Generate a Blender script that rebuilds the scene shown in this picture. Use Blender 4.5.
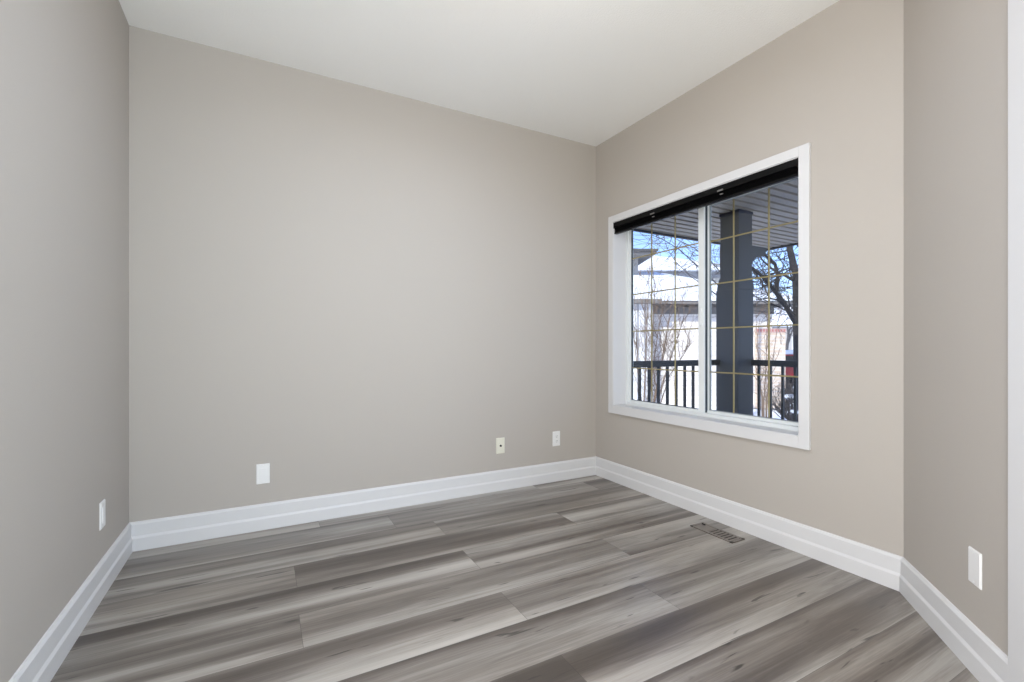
import bpy, bmesh, math, random
from mathutils import Vector, Matrix

for o in list(bpy.data.objects):
    bpy.data.objects.remove(o)
S = bpy.context.scene
COL = S.collection

# ---------------------------------------------------------------- camera
CAM_H = 1.06
YAW = math.radians(28.4)
FPX = 462.0
cam = bpy.data.objects.new('camera', bpy.data.cameras.new('camera'))
COL.objects.link(cam)
cam.location = (0, 0, CAM_H)
cam.rotation_euler = (math.radians(90), 0, -YAW)
cam.data.sensor_width = 36.0
cam.data.lens = FPX / 1024.0 * 36.0
cam.data.shift_y = 6.0 / 1024.0
cam.data.clip_start = 0.05
cam.data.clip_end = 400
S.camera = cam

# ---------------------------------------------------------------- view / sky / sun
S.view_settings.view_transform = 'Standard'
S.view_settings.look = 'None'
S.view_settings.gamma = 1.0
S.view_settings.use_curve_mapping = False
S.view_settings.exposure = 0.0

world = bpy.data.worlds.new('sky')
S.world = world
world.use_nodes = True
wt = world.node_tree
wt.nodes.clear()
sky = wt.nodes.new('ShaderNodeTexSky')
sky.sky_type = 'NISHITA'
sky.sun_disc = False
sky.sun_elevation = math.radians(38)
sky.sun_rotation = math.radians(-100)
sky.air_density = 1.0
sky.dust_density = 0.6
sky.ozone_density = 1.5
bg = wt.nodes.new('ShaderNodeBackground')
bg.inputs['Strength'].default_value = 0.38
wo = wt.nodes.new('ShaderNodeOutputWorld')
tint = wt.nodes.new('ShaderNodeMix'); tint.data_type = 'RGBA'; tint.blend_type = 'MULTIPLY'
tint.inputs['Factor'].default_value = 1.0
tint.inputs[7].default_value = (0.70, 0.69, 0.90, 1)
wt.links.new(sky.outputs[0], tint.inputs[6])
wt.links.new(tint.outputs[2], bg.inputs['Color'])
wt.links.new(bg.outputs[0], wo.inputs['Surface'])

sun = bpy.data.objects.new('sun', bpy.data.lights.new('sun', 'SUN'))
COL.objects.link(sun)
sun.data.energy = 5.6
sun.data.angle = math.radians(0.6)
sun.data.color = (1.0, 0.93, 0.83)
sun.rotation_euler = Vector((0.80, 0.35, -0.62)).to_track_quat('-Z', 'Y').to_euler()


def area(name, loc, direction, sx, sy, power, color):
    l = bpy.data.objects.new(name, bpy.data.lights.new(name, 'AREA'))
    COL.objects.link(l)
    l.data.shape = 'RECTANGLE'
    l.data.size = sx
    l.data.size_y = sy
    l.data.energy = power
    l.data.color = color
    l.location = loc
    l.rotation_euler = Vector(direction).to_track_quat('-Z', 'Z').to_euler()
    return l


# added fill lights out of view, then the ceiling lamp (r, g, b watts)
P_CEIL_FILL = (116, 119, 110)
P_SIDE = (60, 58, 60)
P_REAR_FILL = (48, 62, 82)
P_LAMP = (13, 14.8, 18)
P_BULB = (3.0, 1.9, 1.2)


XL0 = -0.608


def power(l, p):
    m = max(max(p), 1e-6)
    l.data.energy = m
    l.data.color = (p[0] / m, p[1] / m, p[2] / m)


# added upward fill near the floor behind the photographer, brightens the ceiling
power(area('ceiling_fill_light', (0.30, -0.75, 0.10), (0.12, 0.30, 1), 1.7, 2.2, 1, (1, 1, 1)), P_CEIL_FILL)
# added fill on the unseen left wall, brightens the right and angled walls
power(area('side_fill_light', (XL0 + 0.012, -0.15, 1.15), (1, 0.0, 0.0), 1.4, 1.6, 1, (1, 1, 1)), P_SIDE)
# added fill from the right rear, brightens the left wall
power(area('rear_fill_light', (1.05, -1.1, 1.3), (-0.9, 1, 0.05), 0.9, 1.6, 1, (1, 1, 1)), P_REAR_FILL)
# ceiling lamp, just above the frame: its shade throws light down, a little leaks up
LAMP = (0.775, 1.57)
lampl = area('ceiling_lamp_light', (LAMP[0], LAMP[1], 2.585), (0, 0.001, -1), 0.26, 0.26, 1, (1, 1, 1))
lampl.data.shape = 'DISK'
power(lampl, P_LAMP)
bulb = bpy.data.objects.new('bulb_light', bpy.data.lights.new('bulb_light', 'POINT'))
COL.objects.link(bulb)
bulb.location = (LAMP[0] + 0.07, LAMP[1], 2.655)
bulb.data.shadow_soft_size = 0.03
power(bulb, P_BULB)


# ---------------------------------------------------------------- helpers
def lin(c):
    r = []
    for v in c:
        v = v / 255.0
        r.append(v / 12.92 if v <= 0.04045 else ((v + 0.055) / 1.055) ** 2.4)
    return (r[0], r[1], r[2], 1.0)


def mat(name, rgb, rough=0.6, metal=0.0, spec=0.5, bump=0.0, bscale=60.0, vary=0.0, vscale=4.0, coords='Object'):
    m = bpy.data.materials.new(name)
    m.use_nodes = True
    nt = m.node_tree
    b = nt.nodes['Principled BSDF']
    b.inputs['Base Color'].default_value = lin(rgb)
    b.inputs['Roughness'].default_value = rough
    b.inputs['Metallic'].default_value = metal
    b.inputs['Specular IOR Level'].default_value = spec
    tc = nt.nodes.new('ShaderNodeTexCoord')
    n2 = nt.nodes.new('ShaderNodeTexNoise')
    n2.inputs['Scale'].default_value = vscale
    n2.inputs['Detail'].default_value = 5
    nt.links.new(tc.outputs[coords], n2.inputs['Vector'])
    mr = nt.nodes.new('ShaderNodeMapRange')
    mr.inputs['To Min'].default_value = 1.0 - vary
    mr.inputs['To Max'].default_value = 1.0 + vary
    nt.links.new(n2.outputs['Fac'], mr.inputs['Value'])
    hs = nt.nodes.new('ShaderNodeHueSaturation')
    hs.inputs['Color'].default_value = lin(rgb)
    nt.links.new(mr.outputs[0], hs.inputs['Value'])
    nt.links.new(hs.outputs[0], b.inputs['Base Color'])
    if bump:
        n1 = nt.nodes.new('ShaderNodeTexNoise')
        n1.inputs['Scale'].default_value = bscale
        n1.inputs['Detail'].default_value = 4
        nt.links.new(tc.outputs[coords], n1.inputs['Vector'])
        bp = nt.nodes.new('ShaderNodeBump')
        bp.inputs['Strength'].default_value = bump
        bp.inputs['Distance'].default_value = 0.004
        nt.links.new(n1.outputs['Fac'], bp.inputs['Height'])
        nt.links.new(bp.outputs[0], b.inputs['Normal'])
    return m


def link(name, bm, m, parent=None, smooth=False):
    bmesh.ops.remove_doubles(bm, verts=bm.verts, dist=1e-6)
    bmesh.ops.recalc_face_normals(bm, faces=bm.faces)
    me = bpy.data.meshes.new(name)
    bm.to_mesh(me)
    bm.free()
    if isinstance(m, (list, tuple)):
        for k in m:
            me.materials.append(k)
    else:
        me.materials.append(m)
    if smooth:
        for p in me.polygons:
            p.use_smooth = True
    o = bpy.data.objects.new(name, me)
    COL.objects.link(o)
    if parent:
        o.parent = parent
    return o


def empty(name, loc, rz=0.0):
    o = bpy.data.objects.new(name, None)
    COL.objects.link(o)
    o.location = loc
    o.rotation_euler = (0, 0, rz)
    o.empty_display_size = 0.1
    return o


def tag(o, label=None, cat=None, group=None, kind=None):
    if label: o['label'] = label
    if cat: o['category'] = cat
    if group: o['group'] = group
    if kind: o['kind'] = kind
    return o


def box(bm, x0, x1, y0, y1, z0, z1, bevel=0.0, M=None):
    x0, x1 = min(x0, x1), max(x0, x1)
    y0, y1 = min(y0, y1), max(y0, y1)
    z0, z1 = min(z0, z1), max(z0, z1)
    t = bmesh.new()
    bmesh.ops.create_cube(t, size=1.0)
    for v in t.verts:
        v.co = Vector(((v.co.x + .5) * (x1 - x0) + x0, (v.co.y + .5) * (y1 - y0) + y0, (v.co.z + .5) * (z1 - z0) + z0))
    if bevel:
        bmesh.ops.bevel(t, geom=t.edges[:], offset=bevel, segments=2, affect='EDGES', profile=0.6)
    merge(bm, t, M)


def merge(bm, t, M=None):
    mp = {}
    for v in t.verts:
        mp[v] = bm.verts.new(M @ v.co if M else v.co)
    for f in t.faces:
        try:
            nf = bm.faces.new([mp[v] for v in f.verts])
            nf.material_index = f.material_index
        except ValueError:
            pass
    t.free()


def prism(bm, pts, axis, a0, a1, M=None):
    """closed 2-D outline extruded along an axis ('x','y','z')"""
    def mk(p, a):
        if axis == 'x': return Vector((a, p[0], p[1]))
        if axis == 'y': return Vector((p[0], a, p[1]))
        return Vector((p[0], p[1], a))
    A = [bm.verts.new(M @ mk(p, a0) if M else mk(p, a0)) for p in pts]
    B = [bm.verts.new(M @ mk(p, a1) if M else mk(p, a1)) for p in pts]
    n = len(pts)
    bm.faces.new(A)
    bm.faces.new(list(reversed(B)))
    for i in range(n):
        bm.faces.new([A[i], B[i], B[(i + 1) % n], A[(i + 1) % n]])


def poly_solid(bm, quads):
    for q in quads:
        bm.faces.new([bm.verts.new(Vector(p)) for p in q])


def cyl(bm, p0, p1, r0, r1=None, n=16, cap=True):
    r1 = r0 if r1 is None else r1
    p0, p1 = Vector(p0), Vector(p1)
    d = (p1 - p0).normalized()
    a = d.orthogonal().normalized()
    b = d.cross(a)
    A = [bm.verts.new(p0 + (a * math.cos(2 * math.pi * i / n) + b * math.sin(2 * math.pi * i / n)) * r0) for i in range(n)]
    B = [bm.verts.new(p1 + (a * math.cos(2 * math.pi * i / n) + b * math.sin(2 * math.pi * i / n)) * r1) for i in range(n)]
    for i in range(n):
        bm.faces.new([A[i], A[(i + 1) % n], B[(i + 1) % n], B[i]])
    if cap:
        bm.faces.new(A)
        bm.faces.new(B)


def tube(bm, pts, radii, n=5):
    """tapered tube along a polyline"""
    rings = []
    prev = None
    for i, p in enumerate(pts):
        d = (pts[min(i + 1, len(pts) - 1)] - pts[max(i - 1, 0)]).normalized()
        a = (prev - d * prev.dot(d)) if prev is not None else d.orthogonal()
        if a.length < 1e-5: a = d.orthogonal()
        a.normalize()
        prev = a
        b = d.cross(a)
        rings.append([bm.verts.new(p + (a * math.cos(2 * math.pi * k / n) + b * math.sin(2 * math.pi * k / n)) * radii[i]) for k in range(n)])
    for i in range(len(rings) - 1):
        for k in range(n):
            bm.faces.new([rings[i][k], rings[i][(k + 1) % n], rings[i + 1][(k + 1) % n], rings[i + 1][k]])
    bm.faces.new(rings[0])
    bm.faces.new(rings[-1])


def lathe(bm, prof, n=32, c=(0, 0, 0), cap=True):
    rings = []
    for r, z in prof:
        rings.append([bm.verts.new((c[0] + r * math.cos(2 * math.pi * k / n), c[1] + r * math.sin(2 * math.pi * k / n), c[2] + z)) for k in range(n)])
    for i in range(len(rings) - 1):
        for k in range(n):
            bm.faces.new([rings[i][k], rings[i][(k + 1) % n], rings[i + 1][(k + 1) % n], rings[i + 1][k]])
    if cap:
        bm.faces.new(rings[0])
        bm.faces.new(rings[-1])


# ---------------------------------------------------------------- materials
M_wall = mat('greige_paint', (182, 176, 168), 0.75, spec=0.25, bump=0.12, bscale=220)
M_ceil = mat('ceiling_white', (238, 237, 234), 0.9, spec=0.1, bump=0.5, bscale=140)
M_trim = mat('white_trim', (215, 215, 215), 0.42, spec=0.4)
M_vinyl = mat('white_vinyl', (226, 230, 230), 0.35, spec=0.5)
M_gasket = mat('dark_gasket', (52, 60, 68), 0.6)
M_gasket2 = mat('grey_gasket', (140, 146, 148), 0.6)
M_gold = mat('brass_grille', (176, 158, 112), 0.35, metal=0.55)
M_black = mat('black_blind', (6, 6, 7), 0.4, spec=0.18)
M_blackfab = mat('black_fabric', (7, 7, 8), 0.9, spec=0.1, bump=0.3, bscale=400)
M_clip = mat('clip_metal', (150, 150, 150), 0.3, metal=0.8)
M_plate = mat('white_plastic', (232, 232, 230), 0.3, spec=0.5)
M_cream = mat('cream_plastic', (226, 224, 208), 0.35, spec=0.5)
M_slot = mat('slot_dark', (30, 30, 30), 0.6)
M_brass = mat('screw_metal', (170, 165, 150), 0.35, metal=0.9)
M_vent = mat('taupe_metal', (124, 117, 110), 0.45, metal=0.2, vary=0.1)
M_ventd = mat('vent_dark', (22, 20, 19), 0.8)
M_soffit = mat('grey_soffit', (168, 156, 138), 0.55, vary=0.04)
M_fascia = mat('dark_fascia', (44, 46, 58), 0.5)
M_column = mat('slate_paint', (74, 76, 80), 0.6, vary=0.05)
M_rail = mat('dark_rail', (44, 48, 54), 0.5)
M_deck = mat('grey_concrete', (140, 138, 134), 0.8, vary=0.1)
M_snow = mat('snow', (240, 243, 248), 0.85, spec=0.2, bump=0.6, bscale=5, vary=0.02)
M_grey = mat('grey_frieze', (122, 118, 114), 0.7, vary=0.05)
M_greyd = mat('grey_gutter', (78, 76, 76), 0.6)
M_siding = mat('grey_siding', (158, 158, 158), 0.7, vary=0.05)
M_stucco = mat('far_stucco', (172, 168, 164), 0.8, vary=0.08)
M_bark = mat('dark_bark', (50, 47, 48), 0.9, bump=0.8, bscale=12, vary=0.25, vscale=6)
M_bark2 = mat('grey_bark', (92, 88, 88), 0.9, vary=0.2)
M_stem = mat('brown_stem', (122, 104, 90), 0.9, vary=0.25)
M_bush = mat('dark_bush', (78, 72, 70), 0.95, vary=0.3)
M_carred = mat('car_red', (150, 26, 30), 0.3, spec=0.6)
M_tyre = mat('tyre', (24, 24, 24), 0.8)
M_carglass = mat('car_glass', (28, 32, 38), 0.1, spec=0.6)
M_winglass = mat('dark_glass', (60, 68, 78), 0.15, spec=0.7)
M_lampmetal = mat('lamp_metal', (170, 168, 164), 0.3, metal=0.9)


def glass_mat():
    m = bpy.data.materials.new('window_glass')
    m.use_nodes = True
    nt = m.node_tree
    nt.nodes.clear()
    out = nt.nodes.new('ShaderNodeOutputMaterial')
    mix = nt.nodes.new('ShaderNodeMixShader')
    tr = nt.nodes.new('ShaderNodeBsdfTransparent')
    tr.inputs[0].default_value = (0.95, 0.97, 0.97, 1)
    gl = nt.nodes.new('ShaderNodeBsdfGlossy')
    gl.inputs['Roughness'].default_value = 0.02
    lw = nt.nodes.new('ShaderNodeLayerWeight')      # facing is the same from both sides of the pane
    pw = nt.nodes.new('ShaderNodeMath'); pw.operation = 'POWER'; pw.inputs[1].default_value = 5.0
    nt.links.new(lw.outputs['Facing'], pw.inputs[0])
    ma = nt.nodes.new('ShaderNodeMath'); ma.operation = 'MULTIPLY_ADD'
    ma.inputs[1].default_value = 0.85; ma.inputs[2].default_value = 0.012
    nt.links.new(pw.outputs[0], ma.inputs[0])
    nt.links.new(ma.outputs[0], mix.inputs[0])
    nt.links.new(tr.outputs[0], mix.inputs[1])
    nt.links.new(gl.outputs[0], mix.inputs[2])
    nt.links.new(mix.outputs[0], out.inputs[0])
    return m


def opal_mat():
    m = bpy.data.materials.new('opal_glass')
    m.use_nodes = True
    b = m.node_tree.nodes['Principled BSDF']
    b.inputs['Base Color'].default_value = (0.9, 0.87, 0.8, 1)
    b.inputs['Roughness'].default_value = 0.3
    b.inputs['Emission Color'].default_value = (1, 0.85, 0.68, 1)
    b.inputs['Emission Strength'].default_value = 3.0
    return m


def brick_mat(name, c1, c2, mortar, scale=1.0, ax=(0, 2), bw=0.24, bh=0.075, ms=0.012):
    m = bpy.data.materials.new(name)
    m.use_nodes = True
    nt = m.node_tree
    b = nt.nodes['Principled BSDF']
    b.inputs['Roughness'].default_value = 0.85
    tc = nt.nodes.new('ShaderNodeTexCoord')
    sp = nt.nodes.new('ShaderNodeSeparateXYZ')
    cb = nt.nodes.new('ShaderNodeCombineXYZ')
    nt.links.new(tc.outputs['Object'], sp.inputs[0])
    nt.links.new(sp.outputs[ax[0]], cb.inputs[0])
    nt.links.new(sp.outputs[ax[1]], cb.inputs[1])
    br = nt.nodes.new('ShaderNodeTexBrick')
    br.inputs['Scale'].default_value = scale
    br.inputs['Color1'].default_value = lin(c1)
    br.inputs['Color2'].default_value = lin(c2)
    br.inputs['Mortar'].default_value = lin(mortar)
    br.inputs['Brick Width'].default_value = bw
    br.inputs['Row Height'].default_value = bh
    br.inputs['Mortar Size'].default_value = ms
    nt.links.new(cb.outputs[0], br.inputs['Vector'])
    nt.links.new(br.outputs['Color'], b.inputs['Base Color'])
    return m


M_glass = glass_mat()
M_opal = opal_mat()
M_brickw = brick_mat('pale_brick', (234, 227, 219), (225, 217, 209), (196, 190, 184), bh=0.17, bw=0.42, ms=0.012)
M_brickb = brick_mat('beige_brick', (212, 192, 172), (196, 174, 154), (208, 200, 190), bh=0.12, bw=0.3, ms=0.014)
M_brickr = brick_mat('red_brick', (186, 122, 114), (172, 112, 106), (190, 170, 160), bh=0.12, bw=0.1, ms=0.014)
M_board = brick_mat('white_board', (214, 214, 214), (206, 206, 208), (150, 150, 154), bh=30.0, bw=0.24, ms=0.03)


def wood_mat():
    m = bpy.data.materials.new('grey_vinyl_plank')
    m.use_nodes = True
    nt = m.node_tree
    L = nt.links.new
    b = nt.nodes['Principled BSDF']
    uv = nt.nodes.new('ShaderNodeUVMap'); uv.uv_map = 'grain'
    cell = nt.nodes.new('ShaderNodeUVMap'); cell.uv_map = 'cell'
    at = nt.nodes.new('ShaderNodeAttribute'); at.attribute_name = 'tone'

    def mapping(scale):
        mp = nt.nodes.new('ShaderNodeMapping')
        mp.inputs['Scale'].default_value = scale
        L(uv.outputs[0], mp.inputs['Vector'])
        return mp

    def noise(scale, detail, rough=0.5, dist=0.0):
        n = nt.nodes.new('ShaderNodeTexNoise')
        n.inputs['Scale'].default_value = 1.0
        n.inputs['Detail'].default_value = detail
        n.inputs['Roughness'].default_value = rough
        n.inputs['Distortion'].default_value = dist
        L(mapping(scale).outputs[0], n.inputs['Vector'])
        return n

    def math_(op, a, c):
        n = nt.nodes.new('ShaderNodeMath'); n.operation = op
        for i, v in enumerate((a, c)):
            if isinstance(v, (int, float)): n.inputs[i].default_value = v
            else: L(v, n.inputs[i])
        return n.outputs[0]

    band = noise((0.33, 7.5, 1), 1.5, 0.45, 0.25)
    mid = noise((1.5, 24.0, 1), 4.0, 0.62, 0.9)
    fine = noise((4.0, 150.0, 1), 3.0, 0.6)
    knot = noise((4.2, 34.0, 1), 2.0, 0.5, 0.5)
    kr = nt.nodes.new('ShaderNodeMapRange')
    kr.inputs['From Min'].default_value = 0.672
    kr.inputs['From Max'].default_value = 0.725
    L(knot.outputs['Fac'], kr.inputs['Value'])
    v = math_('MULTIPLY', band.outputs['Fac'], 1.20)
    v = math_('ADD', v, math_('MULTIPLY', mid.outputs['Fac'], 0.42))
    v = math_('ADD', v, math_('MULTIPLY', fine.outputs['Fac'], 0.24))
    v = math_('ADD', v, math_('MULTIPLY', at.outputs['Fac'], 0.09))
    v = math_('SUBTRACT', v, 0.435)
    spg = nt.nodes.new('ShaderNodeSeparateXYZ')
    L(cell.outputs[0], spg.inputs[0])
    wv = noise((0.9, 0.0, 1), 1.0)
    grad = math_('MULTIPLY', spg.outputs[1], 0.92)
    grad = math_('MULTIPLY', grad, math_('ADD', math_('MULTIPLY', wv.outputs['Fac'], 1.6), -0.15))
    v = math_('SUBTRACT', v, grad)
    ramp = nt.nodes.new('ShaderNodeValToRGB')
    cr = ramp.color_ramp
    cr.elements[0].position = 0.12; cr.elements[0].color = lin((74, 67, 61))
    cr.elements[1].position = 0.86; cr.elements[1].color = lin((184, 180, 173))
    e = cr.elements.new(0.32); e.color = lin((99, 92, 86))
    e = cr.elements.new(0.48); e.color = lin((128, 122, 115))
    e = cr.elements.new(0.63); e.color = lin((160, 155, 148))
    L(v, ramp.inputs['Fac'])
    # a slow warm / cool drift of the print
    hue = noise((0.5, 3.0, 1), 1.0)
    mx = nt.nodes.new('ShaderNodeMix'); mx.data_type = 'RGBA'; mx.blend_type = 'MULTIPLY'
    mx.inputs['Factor'].default_value = 1.0
    hr = nt.nodes.new('ShaderNodeValToRGB')
    hr.color_ramp.elements[0].position = 0.35; hr.color_ramp.elements[0].color = (1.0, 0.972, 0.945, 1)
    hr.color_ramp.elements[1].position = 0.62; hr.color_ramp.elements[1].color = (0.985, 0.985, 0.98, 1)
    L(hue.outputs['Fac'], hr.inputs['Fac'])
    L(ramp.outputs[0], mx.inputs[6]); L(hr.outputs[0], mx.inputs[7])
    kx = nt.nodes.new('ShaderNodeMix'); kx.data_type = 'RGBA'
    L(math_('MULTIPLY', kr.outputs[0], 0.75), kx.inputs['Factor'])
    L(mx.outputs[2], kx.inputs[6]); kx.inputs[7].default_value = lin((50, 45, 42))
    # seams between the planks
    sp = nt.nodes.new('ShaderNodeSeparateXYZ')
    L(cell.outputs[0], sp.inputs[0])
    seam = math_('MAXIMUM', math_('LESS_THAN', sp.outputs[0], 0.0016), math_('LESS_THAN', sp.outputs[1], 0.0018))
    sx = nt.nodes.new('ShaderNodeMix'); sx.data_type = 'RGBA'
    L(math_('MULTIPLY', seam, 0.7), sx.inputs['Factor'])
    L(kx.outputs[2], sx.inputs[6]); sx.inputs[7].default_value = lin((46, 42, 40))
    L(sx.outputs[2], b.inputs['Base Color'])
    b.inputs['Roughness'].default_value = 0.32
    b.inputs['Specular IOR Level'].default_value = 0.6
    bp = nt.nodes.new('ShaderNodeBump')
    bp.inputs['Strength'].default_value = 0.12
    bp.inputs['Distance'].default_value = 0.002
    L(fine.outputs['Fac'], bp.inputs['Height'])
    L(bp.outputs[0], b.inputs['Normal'])
    return m


M_wood = wood_mat()

# ---------------------------------------------------------------- room shell
XL, XR, YB, ZC, YR = -0.608, 2.447, 3.055, 2.73, -3.1
A0 = Vector((2.447, 0.955, 0))
AD = Vector((-0.502, -0.441, 0)).normalized()      # along the angled wall, away from the window wall
AN = Vector((-AD.y * -1, 0, 0))
AN = Vector((AD.y, -AD.x, 0)); AN = AN if AN.dot(-A0) > 0 else -AN   # into the room
DOOR0, DOOR1 = 0.86, 1.62                           # door opening along that wall
ALEN = 1.75
A1 = A0 + AD * ALEN
M_ang = Matrix.Translation(A0) @ Matrix(((AD.x, AN.x, 0, 0), (AD.y, AN.y, 0, 0), (0, 0, 1, 0), (0, 0, 0, 1)))  # local x along, y into the room

# window opening
WY0, WY1, WZ0, WZ1 = 1.392, 2.824, 0.598, 2.042
T = 0.15

bm = bmesh.new(); box(bm, XL - T, XR + T, YB, YB + T, -0.1, ZC + 0.1)
tag(link('wall_back', bm, M_wall), kind='structure')
bm = bmesh.new(); box(bm, XL - T, XL, YR, YB, -0.1, ZC + 0.1)
tag(link('wall_left', bm, M_wall), kind='structure')
bm = bmesh.new()
y0 = 0.955
box(bm, XR, XR + T, y0, WY0, -0.1, ZC + 0.1)
box(bm, XR, XR + T, WY1, YB, -0.1, ZC + 0.1)
box(bm, XR, XR + T, WY0, WY1, -0.1, WZ0)
box(bm, XR, XR + T, WY0, WY1, WZ1, ZC + 0.1)
tag(link('wall_right', bm, M_wall), kind='structure')
bm = bmesh.new()
box(bm, 0, DOOR0, -0.12, 0, -0.1, ZC + 0.1, M=M_ang)
box(bm, DOOR0, DOOR1, -0.12, 0, 2.13, ZC + 0.1, M=M_ang)
box(bm, DOOR1, ALEN, -0.12, 0, -0.1, ZC + 0.1, M=M_ang)
tag(link('wall_angled', bm, M_wall), kind='structure')
bm = bmesh.new(); box(bm, A1.x, A1.x + 0.12, YR, A1.y, -0.1, ZC + 0.1)
tag(link('wall_hall', bm, M_wall), kind='structure')
bm = bmesh.new(); box(bm, XL - T, A1.x + 0.12, YR - 0.12, YR, -0.1, ZC + 0.1)
tag(link('wall_rear', bm, M_wall), kind='structure')
bm = bmesh.new(); box(bm, XL - T, XR + T, YR - 0.12, YB + T, ZC, ZC + 0.2)
tag(link('ceiling', bm, M_ceil), kind='structure')

# floor: one mesh, planks drawn by its faces; joints staggered as laid
random.seed(11)
PW, PY0, PLEN = 0.2305, 1.088, 1.52
joints = {0: .903, 1: 1.486, 2: .907, 3: .127, 4: .918, 5: .135, 6: .913, 7: .692, 8: .30, -1: 0.95, -2: 1.25, -3: .6}
me = bpy.data.meshes.new('floor')
verts, faces, g_uv, c_uv, tn = [], [], [], [], []
k = -19
while PY0 + k * PW < YB:
    ya, yb = PY0 + k * PW, min(PY0 + (k + 1) * PW, YB)
    j0 = joints.get(k, random.random() * PLEN) - 4 * PLEN
    i = 0
    while j0 + i * PLEN < XR + 0.1:
        xa, xb = j0 + i * PLEN, j0 + (i + 1) * PLEN
        ca, cb_ = max(xa, XL - 0.02), min(xb, XR + 0.02)
        if cb_ > ca:
            n = len(verts)
            verts += [(ca, ya, 0), (cb_, ya, 0), (cb_, yb, 0), (ca, yb, 0)]
            faces.append((n, n + 1, n + 2, n + 3))
            ox, oy = random.random() * 40, random.random() * 40
            g_uv += [(ca + ox, ya + oy), (cb_ + ox, ya + oy), (cb_ + ox, yb + oy), (ca + ox, yb + oy)]
            c_uv += [(ca - xa, 0), (cb_ - xa, 0), (cb_ - xa, yb - ya), (ca - xa, yb - ya)]
            tn.append(random.random())
        i += 1
    k += 1
me.from_pydata(verts, [], faces)
u1 = me.uv_layers.new(name='grain'); u2 = me.uv_layers.new(name='cell')
for i in range(len(g_uv)):
    u1.data[i].uv = g_uv[i]; u2.data[i].uv = c_uv[i]
at = me.attributes.new('tone', 'FLOAT', 'FACE')
for i, v in enumerate(tn): at.data[i].value = v
me.materials.append(M_wood)
fl = bpy.data.objects.new('floor', me); COL.objects.link(fl); tag(fl, kind='structure')
bm = bmesh.new(); box(bm, XL - T, XR, YR - 0.12, YB + T, -0.2, -0.002)
tag(link('floor_slab', bm, M_deck, parent=fl), kind='structure')

# baseboards, mitred profile sweeps
PROF = [(0, 0), (0.018, 0), (0.018, 0.064), (0.0165, 0.068), (0.0125, 0.077), (0.0125, 0.136), (0.006, 0.147), (0, 0.149)]


def baseboard(name, P, Q, n, mP, mQ):
    bm = bmesh.new()
    ra = [bm.verts.new(Vector((P.x, P.y, z)) + mP * d) for d, z in PROF]
    rb = [bm.verts.new(Vector((Q.x, Q.y, z)) + mQ * d) for d, z in PROF]
    for i in range(len(PROF)):
        j = (i + 1) % len(PROF)
        bm.faces.new([ra[i], rb[i], rb[j], ra[j]])
    bm.faces.new(ra); bm.faces.new(rb)
    tag(link(name, bm, M_trim), kind='structure')


def mit(a, b): return (a + b) / (1 + a.dot(b))


nB, nL, nR = Vector((0, -1, 0)), Vector((1, 0, 0)), Vector((-1, 0, 0))
cBL, cBR, cLR = Vector((XL, YB, 0)), Vector((XR, YB, 0)), Vector((XL, YR, 0))
baseboard('baseboard_back', cBL, cBR, nB, mit(nB, nL), mit(nB, nR))
baseboard('baseboard_left', cBL, cLR, nL, mit(nB, nL), nL)
baseboard('baseboard_right', cBR, A0, nR, mit(nB, nR), mit(nR, AN))
baseboard('baseboard_angled', A0, A0 + AD * (0.714), AN, mit(nR, AN), AN)

# door and its casing on the angled wall
door = empty('door_1', M_ang @ Vector(((DOOR0 + DOOR1) / 2, 0, 0)))
tag(door, kind='structure')
inv = Matrix.Translation(-door.location)
bm = bmesh.new()
for a, b_ in ((0.710, DOOR0 + 0.012), (DOOR1 - 0.012, DOOR1 + 0.088)):
    box(bm, a, b_, 0, 0.013, 0, 2.13 + 0.076, bevel=0.003, M=inv @ M_ang)
    pass
box(bm, DOOR0, DOOR1, 0, 0.014, 2.118, 2.13 + 0.076, bevel=0.003, M=inv @ M_ang)
link('door_casing', bm, M_trim, door)
bm = bmesh.new()
box(bm, DOOR0 + 0.003, DOOR1 - 0.003, -0.075, -0.035, 0.008, 2.125, M=inv @ M_ang)
for za, zb in ((0.2, 0.95), (1.1, 1.98)):
    for xa, xb in ((0.10, 0.36), (0.44, 0.70)):
        box(bm, DOOR0 + xa, DOOR0 + xb, -0.036, -0.029, za, zb, bevel=0.004, M=inv @ M_ang)
leaf = link('door_leaf', bm, M_trim, door)
bm = bmesh.new()
p = inv @ M_ang @ Vector((DOOR1 - 0.07, -0.035, 0.95)); q = inv @ M_ang @ Vector((DOOR1 - 0.07, 0.012, 0.95)); r = inv @ M_ang @ Vector((DOOR1 - 0.07, 0.035, 0.95))
cyl(bm, p, q, 0.012); cyl(bm, q, r, 0.027, 0.022)
link('door_knob', bm, M_lampmetal, leaf, smooth=True)

# ---------------------------------------------------------------- window
win = empty('window_1', (XR, (WY0 + WY1) / 2, WZ0)); tag(win, kind='structure')
W = Matrix.Translation(-win.location)
CW = 0.060
bm = bmesh.new()
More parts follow.
